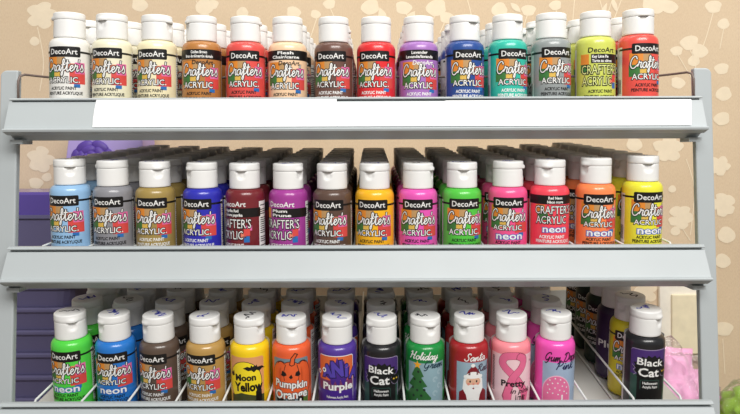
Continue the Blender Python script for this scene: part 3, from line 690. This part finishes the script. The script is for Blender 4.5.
hb = WZ(217, 1.01)-ztop_stack; hl = WZ(191, 1.01)-WZ(217, 1.01)
m = MB(); rbox(m, -0.15, 0.15, -0.025, 0.11, 0, hb, 0.03, TUB, 0.006); m.build('box_body', e)
m = MB(); rbox(m, -0.154, 0.154, -0.029, 0.114, hb, hb+0.005, 0.032, TUB); rbox(m, -0.148, 0.148, -0.023, 0.108, hb+0.005, hb+hl-0.004, 0.03, TUBD, -0.002); rbox(m, -0.144, 0.144, -0.019, 0.104, hb+hl-0.004, hb+hl, 0.03, TUBD, -0.004); m.build('box_lid', e)
zb = ztop_stack+hb+hl+0.0002
LIL = mat('lilac_card', (184,166,226), 0.5, 0.04, 12)
e = empty('lilac_box', (-0.411, 1.045, zb)); tag(e, 'lilac card box with a violet rose on its front, above the purple storage box', 'box')
m = MB(); x0, x1, hz = -0.066, 0.062, WZ(108, 1.045)-zb
m.add([(x0,0,0),(x1,0,0),(x1,0.06,0),(x0,0.06,0),(x0+0.016,0,hz),(x1-0.006,0,hz),(x1-0.006,0.06,hz),(x0+0.016,0.06,hz)], [(0,3,2,1),(4,5,6,7),(0,1,5,4),(1,2,6,5),(2,3,7,6),(3,0,4,7)], LIL); o = m.build('card_box', e); bevel(o, 0.002, 2)
ROSE = mat('violet_rose', (92,66,160), 0.5, 0.12, 60)
m = MB()
def blob(mb, c, r, mt, rot=0.0, n=14):
    vs = []; fs = []
    for j in range(n//2+1):
        for i in range(n):
            th = pi*j/(n//2); ph = 2*pi*i/n; x, y, z = r[0]*sin(th)*cos(ph), r[1]*sin(th)*sin(ph), r[2]*cos(th)
            vs.append((c[0]+x*cos(rot)-z*sin(rot), c[1]+y, c[2]+x*sin(rot)+z*cos(rot)))
    for j in range(n//2):
        for i in range(n): fs.append((j*n+i, j*n+(i+1) % n, (j+1)*n+(i+1) % n, (j+1)*n+i))
    mb.add(vs, fs, mt, True)
rc = (WX(93,1.045)+0.411, -0.002, WZ(157,1.045)-zb)
for ring, n, rad in ((0,6,0.024),(1,5,0.015),(2,3,0.006)):
    for i in range(n):
        a = 2*pi*i/n+ring*0.6; blob(m, (rc[0]+rad*cos(a), rc[1]-0.003*ring, rc[2]+rad*0.8*sin(a)), (0.0145-0.003*ring, 0.004, 0.009-0.0015*ring), ROSE, a+pi/2)
o = m.build('rose', e, True)

# ------------------------------------------------------------------ wrapped bundles behind the rack at the right
def film_mat():
    m = bpy.data.materials.new('clear_wrap'); m.use_nodes = True; nt = m.node_tree; nt.nodes.clear()
    o = nt.nodes.new('ShaderNodeOutputMaterial'); mx = nt.nodes.new('ShaderNodeMixShader'); tr = nt.nodes.new('ShaderNodeBsdfTransparent'); gl = nt.nodes.new('ShaderNodeBsdfGlossy')
    gl.inputs['Roughness'].default_value = 0.12; lw = nt.nodes.new('ShaderNodeLayerWeight'); lw.inputs[0].default_value = 0.35
    mr = nt.nodes.new('ShaderNodeMapRange'); mr.inputs[3].default_value = 0.06; mr.inputs[4].default_value = 0.6; nt.links.new(lw.outputs['Facing'], mr.inputs[0])
    nz = nt.nodes.new('ShaderNodeTexNoise'); nz.inputs['Scale'].default_value = 50; bp = nt.nodes.new('ShaderNodeBump'); bp.inputs['Distance'].default_value = 0.004; nt.links.new(nz.outputs['Fac'], bp.inputs['Height']); nt.links.new(bp.outputs[0], gl.inputs['Normal'])
    nt.links.new(mr.outputs[0], mx.inputs[0]); nt.links.new(tr.outputs[0], mx.inputs[1]); nt.links.new(gl.outputs[0], mx.inputs[2]); nt.links.new(mx.outputs[0], o.inputs[0]); return m
FILM = film_mat()
from mathutils import noise as mnoise
def crumple(c, r, mt, amp, freq, seed, n=48, flat=True, peak=0.0):
    mb = MB(); vs = []; fs = []
    for j in range(n//2+1):
        for i in range(n):
            th = pi*j/(n//2); ph = 2*pi*i/n; d = Vector((sin(th)*cos(ph), sin(th)*sin(ph), cos(th)))
            q = d*freq+Vector((seed, seed*2, 0)); k = 1+amp*(abs(mnoise.noise(q))*2-0.5)+amp*0.5*mnoise.noise(q*2.7)
            p = Vector((c[0]+r[0]*d.x*k, c[1]+r[1]*d.y*k, c[2]+r[2]*d.z*k+peak*max(-d.x, 0)*max(d.z, 0)))
            if p.z < 0.0006: p.z = 0.0006
            vs.append(p)
    for j in range(n//2):
        for i in range(n): fs.append((j*n+i, (j+1)*n+i, (j+1)*n+(i+1) % n, j*n+(i+1) % n))
    mb.add(vs, fs, mt, True); return mb
def bundle(name, x, y, rx, ry, h, rgb, nm, seed, label, peak):
    e = empty(name, (x, y, 0)); tag(e, label, 'bag')
    crumple((0,0,h*0.45), (rx,ry,h*0.5), mat(nm, rgb, 0.4, 0.12, 30), 0.28, 2.2, seed).build('filling', e)
    crumple((0,0,h*0.48), (rx*1.06,ry*1.08,h*0.54), FILM, 0.16, 2.4, seed+4, peak=peak).build('clear_wrap', e)
bundle('wrapped_bundle', 0.398, 0.93, 0.062, 0.06, WZ(352,0.90), (250,182,222), 'pink_filling', 2.3, 'crumpled pink bundle in clear plastic on the floor behind the rack', 0.03)
bundle('wrapped_bundle', 0.575, 1.0, 0.058, 0.06, WZ(391,0.98), (150,200,60), 'green_filling', 6.1, 'lime green bundle in clear plastic outside the right post', 0.02)

# ------------------------------------------------------------------ light
def area(name, loc, target, sx, sy, power, col=(1,1,1)):
    l = bpy.data.lights.new(name, 'AREA'); l.shape = 'RECTANGLE'; l.size = sx; l.size_y = sy; l.energy = power; l.color = col
    o = bpy.data.objects.new(name, l); COL.objects.link(o); o.location = loc
    o.rotation_euler = (Vector(target)-Vector(loc)).to_track_quat('-Z', 'Y').to_euler(); return o
area('area_light', (0.38, -0.75, 1.60), (0, 0.75, 0.4), 1.6, 0.6, 45, (1.0,0.98,0.95))  # ceiling light, in front of and above the rack
area('area_light', (0.0, 0.75, 1.9), (0, 0.95, 0.3), 1.8, 0.3, 8, (1.0,0.97,0.92))  # added light aimed at the wall to brighten the wallpaper
wd = bpy.data.worlds.new('World'); S.world = wd; wd.use_nodes = True
bg = wd.node_tree.nodes['Background']; bg.inputs[0].default_value = (1.0,0.985,0.96,1); bg.inputs[1].default_value = 0.28

# ------------------------------------------------------------------ camera
cd = bpy.data.cameras.new('camera'); cam = bpy.data.objects.new('camera', cd); COL.objects.link(cam); S.camera = cam
cam.location = (0, 0, CZ); cam.rotation_euler = (radians(90), radians(0.2), 0)
cd.sensor_width = 36; cd.lens = F/740*36; cd.shift_x = -(UX-370)/740; cd.shift_y = -(207-VY)/740; cd.clip_start = 0.02
S.view_settings.view_transform = 'Standard'; S.view_settings.look = 'None'; S.view_settings.gamma = 1.0; S.view_settings.exposure = 0.0
